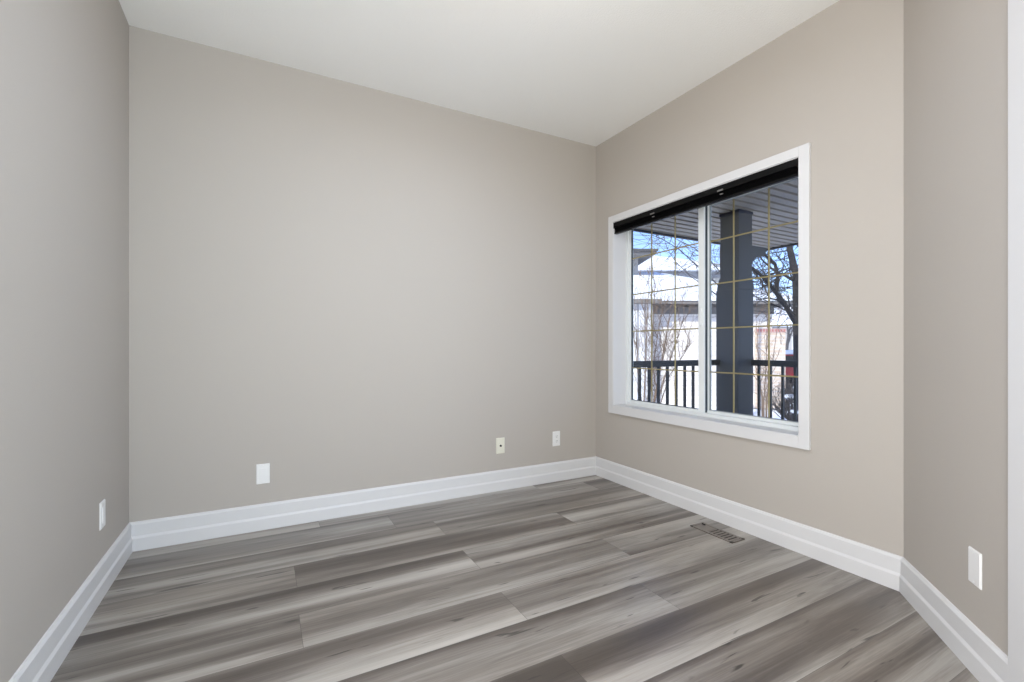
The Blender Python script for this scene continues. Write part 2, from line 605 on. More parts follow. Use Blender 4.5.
# stepped casing: flat board plus thin outer bead
for (a, b_, c, d) in ((WY0 - 0.054, WY0, WZ0 - CW, WZ1 + 0.052), (WY1, WY1 + 0.054, WZ0 - CW, WZ1 + 0.052),
                      (WY0, WY1, WZ1, WZ1 + 0.052), (WY0, WY1, WZ0 - CW, WZ0)):
    box(bm, XR - 0.018, XR, a, b_, c, d, bevel=0.002, M=W)
link('window_casing', bm, M_trim, win)
JX = 2.560
bm = bmesh.new()
j = 0.004
box(bm, XR - 0.01, JX + 0.1, WY0 - 0.01, WY0 + j, WZ0 - 0.01, WZ1 + 0.01, M=W)
box(bm, XR - 0.01, JX + 0.035, WY1 - j, WY1 + 0.01, WZ0 - 0.01, WZ1 + 0.01, M=W)
box(bm, XR - 0.01, JX + 0.1, WY0 + j, WY1 - j, WZ0 - 0.01, WZ0 + j, M=W)
box(bm, XR - 0.01, JX + 0.1, WY0 + j, WY1 - j, WZ1 - j, WZ1 + 0.01, M=W)
link('window_jamb', bm, M_trim, win)
bm = bmesh.new()
FW = 0.030
for (a, b_, c, d) in ((WY0, WY0 + FW, WZ0, WZ1), (WY1 - FW, WY1, WZ0, WZ1), (WY0 + FW, WY1 - FW, WZ0, WZ0 + 0.026), (WY0 + FW, WY1 - FW, WZ1 - FW, WZ1)):
    box(bm, JX, JX + (0.050 if a > 2 else 0.085), a, b_, c, d, bevel=0.002, M=W)
box(bm, JX + 0.040, JX + 0.046, WY0 + FW, 2.10, WZ0 + 0.020, WZ0 + 0.040, M=W)   # track lip
link('window_frame', bm, M_vinyl, win)

GZ = (0.894, 1.184, 1.475, 1.760)


def sash(name, ya, yb, x, sw, grille_y, gasket=True):
    za, zb = WZ0 + 0.012, WZ1 - 0.012
    sb = 0.030
    bm = bmesh.new()
    for (a, b_, c, d) in ((ya, ya + sw[0], za, zb), (yb - sw[1], yb, za, zb), (ya + sw[0] - 0.001, yb - sw[1] + 0.001, za + 0.001, za + sb), (ya + sw[0] - 0.001, yb - sw[1] + 0.001, zb - sb, zb - 0.001)):
        e_ = 0.0012 if d - c < 0.1 else 0.0
        box(bm, x + e_, x + 0.030 - e_, a, b_, c, d, bevel=0.0015, M=W)
    s = link(name, bm, M_vinyl, win)
    a, b_, c, d = ya + sw[0], yb - sw[1], za + sb, zb - sb
    g = 0.004
    bm = bmesh.new()
    for (p, q, r, t) in ((a, a + g, c, d), (b_ - g, b_, c, d), (a, b_, c, c + g), (a, b_, d - g, d)):
        box(bm, x + 0.008, x + 0.022, p, q, r, t, M=W)
    link('gasket', bm, M_gasket if gasket else M_gasket2, s)
    bm = bmesh.new()
    box(bm, x + 0.009, x + 0.011, a, b_, c, d, M=W)
    box(bm, x + 0.021, x + 0.023, a, b_, c, d, M=W)
    link('glass_pane', bm, M_glass, s)
    bm = bmesh.new()
    h = 0.0042
    for y in grille_y: box(bm, x + 0.0135, x + 0.0185, y - h, y + h, c, d, M=W)
    for z in GZ: box(bm, x + 0.0137, x + 0.0183, a, b_, z - h, z + h, M=W)
    link('grille', bm, M_gold, s)
    return s


sld = sash('sliding_sash', 2.085, WY1 - 0.012, 2.572, (0.046, 0.034), (2.567, 2.342))
bm = bmesh.new(); box(bm, 2.584, 2.604, 2.0835, 2.0855, WZ0 + 0.028, WZ1 - 0.032, M=W)
link('weather_strip', bm, M_gasket, sld)
sash('fixed_sash', WY0 + 0.024, 2.112, 2.607, (0.034, 0.034), (1.903, 1.672), False)
bm = bmesh.new()
box(bm, 2.560, 2.573, 2.100, 2.112, 1.20, 1.32, bevel=0.003, M=W)
link('sash_latch', bm, M_vinyl, win)

# made-up window: casing and mullion dressing the added side fill light
w2 = empty('added_window', (XL, -0.15, 0.35)); tag(w2, kind='structure')
W2 = Matrix.Translation(-w2.location)
bm = bmesh.new()
for (a, b_, c, d) in ((-0.93, -0.85, 0.27, 2.03), (0.55, 0.63, 0.27, 2.03), (-0.85, 0.55, 1.95, 2.03), (-0.85, 0.55, 0.27, 0.35)):
    box(bm, XL, XL + 0.02, a, b_, c, d, bevel=0.002, M=W2)
link('window_casing', bm, M_trim, w2)
bm = bmesh.new()
box(bm, XL + 0.013, XL + 0.019, -0.17, -0.13, 0.35, 1.95, M=W2)
link('mullion', bm, M_vinyl, w2)

# ---------------------------------------------------------------- blind
bl = empty('window_blind', (2.47, (WY0 + WY1) / 2, 2.031))
tag(bl, 'black raised shade stack mounted at the top of the white window frame', 'blind')
B = Matrix.Translation(-bl.location + Vector((-0.018, 0, -0.001)))
BY0, BY1 = WY0 + 0.005, WY1 - 0.0045
bm = bmesh.new()
pts = [(2.452, 2.038), (2.512, 2.038), (2.512, 1.995), (2.470, 1.995), (2.464, 1.999), (2.452, 2.001)]
prism(bm, pts, 'y', BY0, BY1, B)
link('headrail', bm, M_black, bl)
bm = bmesh.new()
for i in range(6):
    z1 = 1.995 - i * 0.0056
    prism(bm, [(2.462, z1 - 0.0005), (2.508, z1 - 0.0005), (2.512, z1 - 0.003), (2.508, z1 - 0.0058), (2.462, z1 - 0.0058), (2.457, z1 - 0.003)], 'y', BY0 + 0.004, BY1 - 0.004, B)
link('shade_fabric', bm, M_blackfab, bl)
bm = bmesh.new(); box(bm, 2.457, 2.484, BY0 + 0.002, BY1 - 0.002, 1.949, 1.962, bevel=0.003, M=B)
link('bottom_rail', bm, M_black, bl)
for y in (1.857, 2.409):
    bm = bmesh.new()
    box(bm, 2.449, 2.4525, y - 0.020, y + 0.020, 2.002, 2.012, bevel=0.001, M=B)
    box(bm, 2.450, 2.4570, y - 0.018, y + 0.002, 1.980, 1.987, bevel=0.001, M=B)
    link('clip', bm, M_clip, bl)
for y in (BY0, BY1 - 0.004):
    bm = bmesh.new(); box(bm, 2.450, 2.514, y, y + 0.004, 1.993, 2.0385, M=B)
    link('end_cap', bm, M_black, bl)

# ---------------------------------------------------------------- wall plates
def plate_base(name, M, style, label, group=None):
    """local frame: x across, y out of the wall, z up, origin at the plate centre on the wall"""
    root = empty(name, (0, 0, 0)); root.matrix_world = M
    tag(root, label, 'wall plate' if style != 'duplex' else 'outlet', group)
    pm = M_cream if style == 'coax' else M_plate
    w, h = (0.036, 0.059)
    bm = bmesh.new()
    t = bmesh.new(); bmesh.ops.create_cube(t, size=1)
    for v in t.verts:
        f = 0.88 if v.co.y > 0 else 1.0
        v.co = Vector((v.co.x * 2 * w * f, (v.co.y + .5) * 0.0055, v.co.z * 2 * h * (0.94 if v.co.y > 0 else 1)))
    bmesh.ops.bevel(t, geom=t.edges[:], offset=0.0015, segments=2, affect='EDGES')
    merge(bm, t)
    link('cover', bm, pm, root)
    if style == 'duplex':
        for s in (-1, 1):
            bm = bmesh.new()
            t = bmesh.new(); bmesh.ops.create_cone(t, cap_ends=True, segments=24, radius1=0.0175, radius2=0.0165, depth=0.003)
            for v in t.verts:
                co = v.co.copy(); v.co = Vector((co.x * 0.95, 0.0070 + co.z, max(-0.0135, min(0.0135, co.y)) + s * 0.0195))
            merge(bm, t)
            r = link('receptacle', bm, M_plate, root)
            bm = bmesh.new()
            for xx in (-0.0062, 0.0062): box(bm, xx - 0.0010, xx + 0.0010, 0.0080, 0.0088, s * 0.0195 - 0.001, s * 0.0195 + 0.007)
            cyl(bm, (0, 0.0080, s * 0.0195 - 0.0075), (0, 0.0088, s * 0.0195 - 0.0075), 0.0024, n=12)
            link('slot', bm, M_slot, r)
    elif style == 'decora':
        bm = bmesh.new(); box(bm, -0.0165, 0.0165, 0.004, 0.0085, -0.0335, 0.0335, bevel=0.001)
        link('insert', bm, M_plate, root)
    elif style == 'coax':
        bm = bmesh.new(); cyl(bm, (0, 0.006, 0.000), (0, 0.009, 0.000), 0.0085, n=6); cyl(bm, (0, 0.009, 0), (0, 0.018, 0), 0.0047, n=16)
        link('jack', bm, M_slot, root)
    for z in ((-0.047, 0.047) if style != 'duplex' else (0.0,)):
        bm = bmesh.new(); cyl(bm, (0, 0.006, z), (0, 0.0074, z), 0.0028, 0.0022, n=12)
        link('screw', bm, pm, root)
    return root


def frame(origin, xdir, n):
    xdir, n = Vector(xdir).normalized(), Vector(n).normalized()
    return Matrix(((xdir.x, n.x, 0, origin[0]), (xdir.y, n.y, 0, origin[1]), (0, 0, 1, origin[2]), (0, 0, 0, 1)))


plate_base('wall_plate', frame((XL, 2.592, 0.338), (0, -1, 0), (1, 0, 0)), 'decora', 'white rectangular wall plate on the left wall near the far corner')
plate_base('wall_plate', frame((0.004, YB, 0.322), (-1, 0, 0), (0, -1, 0)), 'decora', 'white rectangular wall plate low on the left part of the back wall')
plate_base('cable_plate', frame((1.553, YB, 0.329), (-1, 0, 0), (0, -1, 0)), 'coax', 'cream cable plate with a dark centre jack on the back wall')
plate_base('power_outlet', frame((2.050, YB, 0.334), (-1, 0, 0), (0, -1, 0)), 'duplex', 'white double power outlet on the back wall nearest the window corner')
plate_base('wall_plate', frame(A0 + AD * 0.527 + Vector((0, 0, 0.339)), -AD, AN), 'plain', 'white blank wall plate on the narrow angled wall at right')

# ---------------------------------------------------------------- floor register
vr = empty('floor_vent', (2.283, 1.766, 0)); tag(vr, 'taupe metal floor vent with dark slots set in the planks below the window', 'vent')
bm = bmesh.new()
x0, x1, ya, yb = -0.054, 0.054, -0.139, 0.139
zt = 0.0045
box(bm, x0, x1, ya, ya + 0.016, 0, zt, bevel=0.0012); box(bm, x0, x1, yb - 0.016, yb, 0, zt, bevel=0.0012)
box(bm, x0, x0 + 0.016, ya, yb, 0, zt, bevel=0.0012); box(bm, x1 - 0.016, x1, ya, yb, 0, zt, bevel=0.0012)
link('vent_frame', bm, M_vent, vr)
bm = bmesh.new(); box(bm, x0 + 0.01, x1 - 0.01, ya + 0.01, yb - 0.01, 0.0004, 0.0012)
link('duct_opening', bm, M_ventd, vr)
bm = bmesh.new(); box(bm, x0 + 0.014, x1 - 0.014, 0.030, yb - 0.014, 0.0018, 0.0030, bevel=0.0004)
link('solid_panel', bm, M_vent, vr)
for i in range(7):
    y = ya + 0.026 + i * 0.0235
    bm = bmesh.new()
    Mt = Matrix.Translation((0, y, 0.003)) @ Matrix.Rotation(math.radians(18), 4, 'X')
    box(bm, x0 + 0.014, x1 - 0.014, -0.0055, 0.0055, -0.0006, 0.0006, M=Mt)
    link('louvre', bm, M_vent, vr)
bm = bmesh.new(); box(bm, 0.024, 0.030, 0.098, 0.120, 0.003, 0.009, bevel=0.001)
link('damper_lever', bm, M_ventd, vr)

# ---------------------------------------------------------------- ceiling lamp (just above the frame)
lamp = empty('ceiling_lamp', (LAMP[0], LAMP[1], ZC)); tag(lamp, 'round flat metal lamp hanging under the ceiling', 'ceiling lamp')
bm = bmesh.new(); lathe(bm, [(0.06, 0), (0.06, -0.012), (0.012, -0.018), (0.012, -0.125)]); link('canopy', bm, M_lampmetal, lamp, smooth=True)
bm = bmesh.new(); lathe(bm, [(0.155, -0.150), (0.155, -0.128), (0.145, -0.124), (0.012, -0.124), (0.012, -0.130), (0.145, -0.131), (0.148, -0.150), (0.155, -0.150)], cap=False); link('lamp_shade', bm, M_lampmetal, lamp)

# ---------------------------------------------------------------- porch
SZ = 2.482
SXF, SYL = 6.42, 4.18
pr = empty('porch_roof', (XR + T, SYL, SZ)); tag(pr, 'grey slatted porch ceiling with dark eave edge outside the window', 'porch roof')
P = Matrix.Translation(-pr.location)
bm = bmesh.new()
y = -0.3
GP = 0.1243
off = 2.530 % GP
n = int((y - off) / GP)
prof = []
yy = off + n * GP
pts_top = SZ + 0.06
line = []
while yy < SYL:
    line += [(yy - 0.019, SZ), (yy - 0.018, SZ + 0.050), (yy + 0.018, SZ + 0.050), (yy + 0.019, SZ)]
    yy += GP
line = [(min(a, SYL), b_) for a, b_ in line]
line.append((SYL, SZ))
outline = line + [(SYL, pts_top), (line[0][0], pts_top)]
prism(bm, outline, 'x', XR + T, SXF, P)
link('soffit', bm, M_soffit, pr)
bm = bmesh.new()
box(bm, SXF, SXF + 0.03, line[0][0], SYL + 0.03, SZ - 0.025, SZ + 0.16, M=P)
box(bm, XR + T - 1.2, SXF, SYL, SYL + 0.03, SZ - 0.025, SZ + 0.16, M=P)
link('fascia', bm, M_fascia, pr)
bm = bmesh.new()
zc = SZ + 0.16
poly = [(-2.0, -0.4), (SXF + 0.1, -0.4), (SXF + 0.1, SYL + 0.1), (-2.0, SYL + 0.1)]
prism(bm, [(XR + T, zc), (SXF + 0.06, zc), (SXF + 0.06, zc + 0.03), (XR + T, zc + 1.1)], 'y', line[0][0], SYL + 0.06, P)
link('roof_slope', bm, M_snow, pr)

# column
cx, cy = 4.30, 3.30
cl = empty('porch_column', (cx + 0.12, cy - 0.12, -0.05)); tag(cl, 'square slate grey porch column outside the window at the railing corner', 'column')
C = Matrix.Translation(-cl.location)
bm = bmesh.new(); box(bm, cx, cx + 0.25, cy - 0.23, cy + 0.032, -0.05, 1.66, bevel=0.006, M=C)
# cove between lower and upper shaft
for i in range(6):
    f = i / 6.0
    g = 0.026 * (math.cos(f * math.pi / 2))
    box(bm, cx + 0.018 - g * 0.7, cx + 0.232 + g * 0.7, cy - 0.222 - g * 0.5, cy - 0.006 + g, 1.66 + 0.022 * i, 1.66 + 0.022 * (i + 1), M=C)
link('lower_shaft', bm, M_column, cl)
bm = bmesh.new(); box(bm, cx + 0.018, cx + 0.236, cy - 0.225, cy - 0.006, 1.66, SZ - 0.03, bevel=0.004, M=C)
link('upper_shaft', bm, M_column, cl)
bm = bmesh.new(); box(bm, cx + 0.010, cx + 0.240, cy - 0.234, cy + 0.002, SZ - 0.030, SZ - 0.002, bevel=0.003, M=C)
link('capital', bm, M_fascia, cl)
bm = bmesh.new()
arc = []
for i in range(9):
    a = math.radians(90 * i / 8)
    arc.append((cx + 0.236 + 0.23 * (1 - math.cos(a)), 1.84 + 0.20 * math.sin(a)))
outline = [(cx + 0.225, 1.84)] + arc + [(cx + 0.52, 2.07), (cx + 0.54, 2.14), (cx + 0.225, 2.14)]
prism(bm, outline, 'y', cy - 0.19, cy - 0.08, C)
link('bracket', bm, M_column, cl)

# railings
def railing(name, P0, P1, label, first, step, n_b):
    P0, P1 = Vector(P0), Vector(P1)
    root = empty(name, P0); tag(root, label, 'railing')
    d = (P1 - P0).normalized(); Ln = (P1 - P0).length
    R = Matrix(((d.x, -d.y, 0, 0), (d.y, d.x, 0, 0), (0, 0, 1, 0), (0, 0, 0, 1)))
    bm = bmesh.new(); box(bm, 0, Ln, -0.022, 0.022, 0.893, 0.936, bevel=0.006, M=R)
    box(bm, 0, Ln, -0.016, 0.016, 0.875, 0.893, M=R)
    link('top_rail', bm, M_rail, root)
    bm = bmesh.new(); box(bm, 0, Ln, -0.02, 0.02, 0.09, 0.125, bevel=0.004, M=R); link('bottom_rail', bm, M_rail, root)
    for i in range(n_b):
        s = first + i * step
        if s > Ln - 0.02: break
        bm = bmesh.new(); box(bm, s - 0.011, s + 0.011, -0.011, 0.011, 0.125, 0.88, M=R); link('baluster', bm, M_rail, root)


railing('porch_railing', (2.66, 3.305, -0.01), (4.30, 3.305, -0.01), 'dark porch railing left of the grey column, with a shrub behind', 3.174 - 2.66 - 0.2458, 0.1229, 30)
railing('porch_railing', (4.53, 3.07, -0.01), (4.53, 0.2, -0.01), 'dark porch railing right of the grey column', 3.07 - 2.995, 0.1244, 30)
bm = bmesh.new(); box(bm, XR + T, 4.62, -0.2, 3.36, -0.20, -0.05); box(bm, XR + T, 4.55, -0.15, 3.30, -1.0, -0.20)
tag(link('porch_deck', bm, M_deck), 'grey concrete porch slab under the column and railings', 'porch')

# ---------------------------------------------------------------- outside, local frame: r along camera right, f away from the window, z up
RV = Vector((math.cos(YAW), -math.sin(YAW), 0)); FV = Vector((math.sin(YAW), math.cos(YAW), 0))


def LM(Z):
    o = FV * Z
    return Matrix(((RV.x, FV.x, 0, o.x), (RV.y, FV.y, 0, o.y), (0, 0, 1, 0), (0, 0, 0, 1)))


def W3(u, v, Z):
    return FV * Z + RV * ((u - 512) / FPX * Z) + Vector((0, 0, CAM_H + (347 - v) / FPX * Z))


GR = -0.95
# snowy ground with gentle drifts
random.seed(3)
bm = bmesh.new()
N = 60
grid = [[None] * (N + 1) for _ in range(N + 1)]
for i in range(N + 1):
    for j2 in range(N + 1):
        x = XR + T + (i / N) ** 1.6 * 110; y = -50 + j2 / N * 170
        z = GR + 0.12 * math.sin(x * 0.7 + y * 0.4) * math.sin(y * 0.53) + 0.05 * math.sin(x * 2.1) * math.cos(y * 1.7)
        grid[i][j2] = bm.verts.new((x, y, z - 0.06))
for i in range(N):
    for j2 in range(N):
        bm.faces.new([grid[i][j2], grid[i + 1][j2], grid[i + 1][j2 + 1], grid[i][j2 + 1]])
tag(link('snowy_ground', bm, M_snow, smooth=True), 'snow covered yard outside beyond the porch', 'snow', kind='structure')

# neighbour's house
ZN = 16.0
Hm = LM(ZN)
nh = empty('neighbour_house', Hm @ Vector((6, 3, GR)), -YAW)
tag(nh, 'pale brick house with snow covered hip roof and grey eave band behind the porch railing', 'house')
NI = nh.matrix_basis.inverted() if False else Matrix.Translation((-6, -3, -GR))   # local frame of the house = (r, f, z)


def hb(name, boxes, m, parent=nh, bevel=0.0):
    bm = bmesh.new()
    for b_ in boxes: box(bm, *b_, bevel=bevel, M=NI)
    return link(name, bm, m, parent)


hb('wall', [(-1.0, 9.0, 0, 0.2, GR - .1, 2.25), (-1.0, 9.0, 7.8, 8.0, GR - .1, 2.25), (-1.0, -0.8, 0.2, 7.8, GR - .1, 2.25), (8.8, 9.0, 0.2, 7.8, GR - .1, 2.25)], M_brickw)
hb('brick_pier', [(8.42, 9.40, -0.12, 0.3, GR - .1, 1.55)], M_brickb)
hb('brick_band', [(8.40, 9.42, -0.14, 0.32, 1.55, 1.70)], M_brickr)
hb('frieze', [(-1.0, 9.05, -0.06, 0.22, 2.20, 2.50)], M_grey)
hb('frieze_panel', [(5.72 + i * 1.15, 5.72 + i * 1.15 + 0.92, -0.10, -0.055, 2.25, 2.45) for i in range(3)], M_grey)
hb('gutter', [(-1.6, 9.7, -0.62, -0.50, 2.50, 2.62)], M_grey, bevel=0.015)
hb('soffit', [(-1.6, 9.7, -0.52, 8.5, 2.50, 2.53)], M_greyd)
bm = bmesh.new()
z0_, z1_ = 2.60, 4.36
e = [(-1.7, -0.66), (9.8, -0.66), (9.8, 8.6), (-1.7, 8.6)]
ev = [bm.verts.new(NI @ Vector((a, b_, z0_))) for a, b_ in e]
et = [bm.verts.new(NI @ Vector((a, b_, z0_ + 0.10))) for a, b_ in e]
r0, r1 = bm.verts.new(NI @ Vector((2.5, 4.3, z1_))), bm.verts.new(NI @ Vector((6.3, 4.3, z1_)))
bm.faces.new(ev)
for i in range(4): bm.faces.new([ev[i], ev[(i + 1) % 4], et[(i + 1) % 4], et[i]])
bm.faces.new([et[0], et[1], r1, r0]); bm.faces.new([et[1], et[2], r1]); bm.faces.new([et[2], et[3], r0, r1]); bm.faces.new([et[3], et[0], r0])
link('roof', bm, M_snow, nh)
# taller block of the same house at left, its eave corner shows against the sky
hb('upper_wall', [(-2.0, 5.35, 3.6, 7.5, 2.6, 4.84)], M_siding)
hb('upper_eave', [(-2.6, 5.86, 2.7, 8.0, 4.84, 4.97)], M_grey)
hb('upper_gutter', [(-2.65, 5.88, 2.60, 2.72, 4.93, 5.02)], M_greyd)
bm = bmesh.new()
prism(bm, [(-2.6, 4.99), (5.4, 4.99), (4.9, 5.08), (1.5, 5.8), (-1.0, 5.8)], 'y', 2.8, 7.9, NI)
link('upper_roof', bm, M_snow, nh)
# projecting bay with vertical boards
hb('bay_wall', [(0.9, 4.70, -0.6, 0, GR - .1, 2.62)], M_board)
bm = bmesh.new()
prism(bm, [(0.6, 3.02), (4.1, 2.95), (4.88, 2.62), (4.88, 2.56), (0.6, 2.60)], 'y', -0.8, 0.0, NI)
link('bay_roof', bm, M_snow, nh)
hb('bay_fascia', [(0.6, 4.90, -0.84, -0.80, 2.50, 2.64)], M_grey)

# far houses
def far_house(Z, ra, rb, zw, zr, depth, label, wm, nwin=3):
    Mf = LM(Z)
    root = empty('distant_house', Mf @ Vector(((ra + rb) / 2, depth / 2, GR)), -YAW)
    tag(root, label, 'house')
    hw = (rb - ra) / 2; hd = depth / 2
    bm = bmesh.new(); box(bm, -hw, hw, -hd, hd, -0.1, zw - GR); link('wall', bm, wm, root)
    bm = bmesh.new()
    a = zw - GR
    o = 0.5
    ev = [bm.verts.new((x, y, a)) for x, y in ((-hw - o, -hd - o), (hw + o, -hd - o), (hw + o, hd + o), (-hw - o, hd + o))]
    et = [bm.verts.new(v.co + Vector((0, 0, 0.2))) for v in ev]
    q = min(hd, hw * 0.8)
    r0 = bm.verts.new((-hw + q, 0, zr - GR)); r1 = bm.verts.new((hw - q, 0, zr - GR))
    bm.faces.new(ev)
    for i in range(4): bm.faces.new([ev[i], ev[(i + 1) % 4], et[(i + 1) % 4], et[i]])
    bm.faces.new([et[0], et[1], r1, r0]); bm.faces.new([et[1], et[2], r1]); bm.faces.new([et[2], et[3], r0, r1]); bm.faces.new([et[3], et[0], r0])
    link('roof', bm, M_snow, root)
    for i in range(nwin):
        x = -hw + (i + 0.5) * 2 * hw / nwin
        bm = bmesh.new(); box(bm, x - 0.6, x + 0.6, -hd - 0.05, -hd + 0.02, a - 2.2, a - 1.0)
        w = link('window', bm, M_trim, root)
        bm = bmesh.new(); box(bm, x - 0.5, x + 0.5, -hd - 0.07, -hd - 0.04, a - 2.1, a - 1.1); link('pane', bm, M_winglass, w)


far_house(32, 5, 15.5, 6.3, 8.3, 9, 'grey two storey house with snowy roof rising behind the pale brick house', M_siding, 4)
far_house(44, 25.5, 36, 3.0, 6.2, 9, 'tan house across the street behind the tree at the right of the window', M_stucco, 3)

# ---------------------------------------------------------------- trees
def grow(bm, p, d, L, r, depth, rng, up=0.1, spread=0.6, n=4, kids=(2, 4), rmin=0.004, wig=0.25):
    segs = 4 if depth > 0 else 3
    pts, rad = [p.copy()], [r]
    dd = d.copy()
    for i in range(segs):
        dd = (dd + Vector((rng.uniform(-wig, wig), rng.uniform(-wig, wig), rng.uniform(-wig, wig) * 0.8 + up))).normalized()
        pts.append(pts[-1] + dd * (L / segs))
        rad.append(max(rmin, r * (1 - 0.55 * (i + 1) / segs)))
    tube(bm, pts, rad, n)
    if depth <= 0: return
    for k in range(rng.randint(*kids)):
        i = rng.randint(1, segs)
        base = pts[i]
        ax = Vector((rng.uniform(-1, 1), rng.uniform(-1, 1), rng.uniform(-0.4, 0.8))).normalized()
        nd = ((pts[i] - pts[i - 1]).normalized() + ax * spread * 1.4).normalized()
        grow(bm, base, nd, L * rng.uniform(0.55, 0.8), rad[i] * rng.uniform(0.55, 0.8), depth - 1, rng, up, spread, 3 if depth < 3 else n, kids, rmin, wig)


def limb(bm, uvz, r0, r1, n=6):
    pts = [W3(*p) for p in uvz]
    # densify
    out = []
    for i in range(len(pts) - 1):
        for k in range(3): out.append(pts[i].lerp(pts[i + 1], k / 3))
    out.append(pts[-1])
    rad = [r0 + (r1 - r0) * i / (len(out) - 1) for i in range(len(out))]
    tube(bm, out, rad, n)
    return out, rad


def finish_tree(name, bm, m, base, label, group=None, kind_=None):
    M = Matrix.Translation(-base)
    bmesh.ops.transform(bm, matrix=M, verts=bm.verts)
    me = bpy.data.meshes.new(name); bm.to_mesh(me); bm.free(); me.materials.append(m)
    o = bpy.data.objects.new(name, me); COL.objects.link(o); o.location = base
    tag(o, label, kind_ or 'tree', group)
    return o


# big dark tree at right, forked trunk behind the right edge of the glass
rng = random.Random(21)
bm = bmesh.new()
Zt = 8.2
trunk, tr = limb(bm, [(800, 402, Zt), (799, 370, Zt), (798, 340, Zt), (797, 305, Zt), (796, 275, Zt), (790, 250, Zt), (786, 215, Zt), (788, 150, Zt)], 0.095, 0.035, 8)
l1, r1_ = limb(bm, [(797, 325, Zt), (785, 305, Zt - .1), (774, 290, Zt - .3), (762, 276, Zt - .5), (752, 268, Zt - .6), (738, 262, Zt - .8)], 0.052, 0.016)
l2, r2_ = limb(bm, [(776, 292, Zt - .3), (778, 276, Zt - .3), (775, 264, Zt - .3), (766, 256, Zt - .4), (758, 250, Zt - .5), (750, 236, Zt - .5)], 0.036, 0.014)
l3, r3_ = limb(bm, [(798, 318, Zt), (788, 309, Zt + .4), (778, 300, Zt + .8), (768, 298, Zt + 1), (756, 300, Zt + 1.2)], 0.030, 0.010)
l4, r4_ = limb(bm, [(796, 282, Zt), (786, 276, Zt), (776, 272, Zt + .3), (764, 262, Zt + .5), (752, 246, Zt + .8)], 0.028, 0.010)
l5, r5_ = limb(bm, [(797, 300, Zt), (812, 270, Zt), (826, 235, Zt), (840, 190, Zt)], 0.06, 0.03)
for pts, rad, cnt in ((l1, r1_, 14), (l2, r2_, 12), (l3, r3_, 10), (l4, r4_, 10), (trunk[9:], tr[9:], 14), (l5, r5_, 5)):
    for k in range(cnt):
        i = rng.randint(1, len(pts) - 1)
        d = Vector((rng.uniform(-1, 1), rng.uniform(-1, 1), rng.uniform(-0.5, 0.9))).normalized()
        grow(bm, pts[i], d, rng.uniform(0.45, 0.95), rad[i] * 0.28, 2, rng, up=0.05, rmin=0.0032)
finish_tree('bare_tree', bm, M_bark, W3(800, 402, Zt), 'large dark bare tree at the right edge of the window glass')

# finer tree whose twigs cross the blue sky, its trunk behind the column
rng = random.Random(8)
bm = bmesh.new()
Zt = 12.0
trunk, tr = limb(bm, [(728, 390, Zt), (727, 340, Zt), (725, 300, Zt), (722, 265, Zt), (722, 225, Zt), (724, 180, Zt)], 0.10, 0.035, 7)
l1, r1_ = limb(bm, [(724, 290, Zt), (708, 276, Zt - .3), (695, 264, Zt - .5), (680, 250, Zt - .8), (664, 240, Zt - 1), (652, 235, Zt - 1.2)], 0.020, 0.007)
l2, r2_ = limb(bm, [(723, 275, Zt), (708, 258, Zt), (694, 248, Zt), (678, 240, Zt), (662, 230, Zt)], 0.018, 0.006)
l3, r3_ = limb(bm, [(724, 300, Zt), (706, 287, Zt + .4), (690, 276, Zt + .6), (676, 262, Zt + .8), (668, 250, Zt + .8)], 0.018, 0.006)
l4, r4_ = limb(bm, [(724, 282, Zt), (740, 272, Zt), (752, 270, Zt), (762, 282, Zt), (770, 300, Zt)], 0.035, 0.012)
for pts, rad, cnt in ((l1, r1_, 24), (l2, r2_, 22), (l3, r3_, 22), (l4, r4_, 16), (trunk[8:], tr[8:], 14)):
    for k in range(cnt):
        i = rng.randint(2, len(pts) - 1)
        d = Vector((rng.uniform(-1, 1), rng.uniform(-1, 1), rng.uniform(-0.6, 0.8))).normalized()
        grow(bm, pts[i], d, rng.uniform(0.5, 1.0), 0.008, 1, rng, up=0.03, rmin=0.004)
finish_tree('bare_tree', bm, M_bark2, W3(728, 390, Zt), 'slender bare tree behind the porch column, its twigs crossing the sky at left')

# multi-stem shrub at the left of the window
rng = random.Random(5)
bm = bmesh.new()
Zt = 9.0
base = W3(650, 438, Zt)
for (ub, ut, vt, rr) in ((640, 636, 322, .014), (643, 648, 300, .020), (646, 660, 318, .020), (650, 672, 300, .024), (652, 684, 316, .018), (655, 690, 345, .014), (648, 655, 285, .018), (644, 630, 300, .014), (652, 668, 340, .016)):
    pts = [(ub, 438, Zt), (ub + (ut - ub) * .10, 410, Zt + rng.uniform(-.1, .1)), (ub + (ut - ub) * .42, 375, Zt + rng.uniform(-.3, .3)), (ub + (ut - ub) * .72, (375 + vt) / 2, Zt + rng.uniform(-.4, .4)), (ut, vt, Zt + rng.uniform(-.5, .5))]
    o_, ra_ = limb(bm, pts, rr, 0.006, 5)
    for k in range(9):
        i = rng.randint(3, len(o_) - 1)
        d = Vector((rng.uniform(-.6, .6), rng.uniform(-.6, .6), 1)).normalized()
        grow(bm, o_[i], d, rng.uniform(0.3, 0.55), 0.006, 2, rng, up=0.08, rmin=0.0028, wig=.25)
finish_tree('bare_shrub', bm, M_stem, base, 'tall brown many stemmed bare shrub behind the left end of the railing', kind_='shrub')

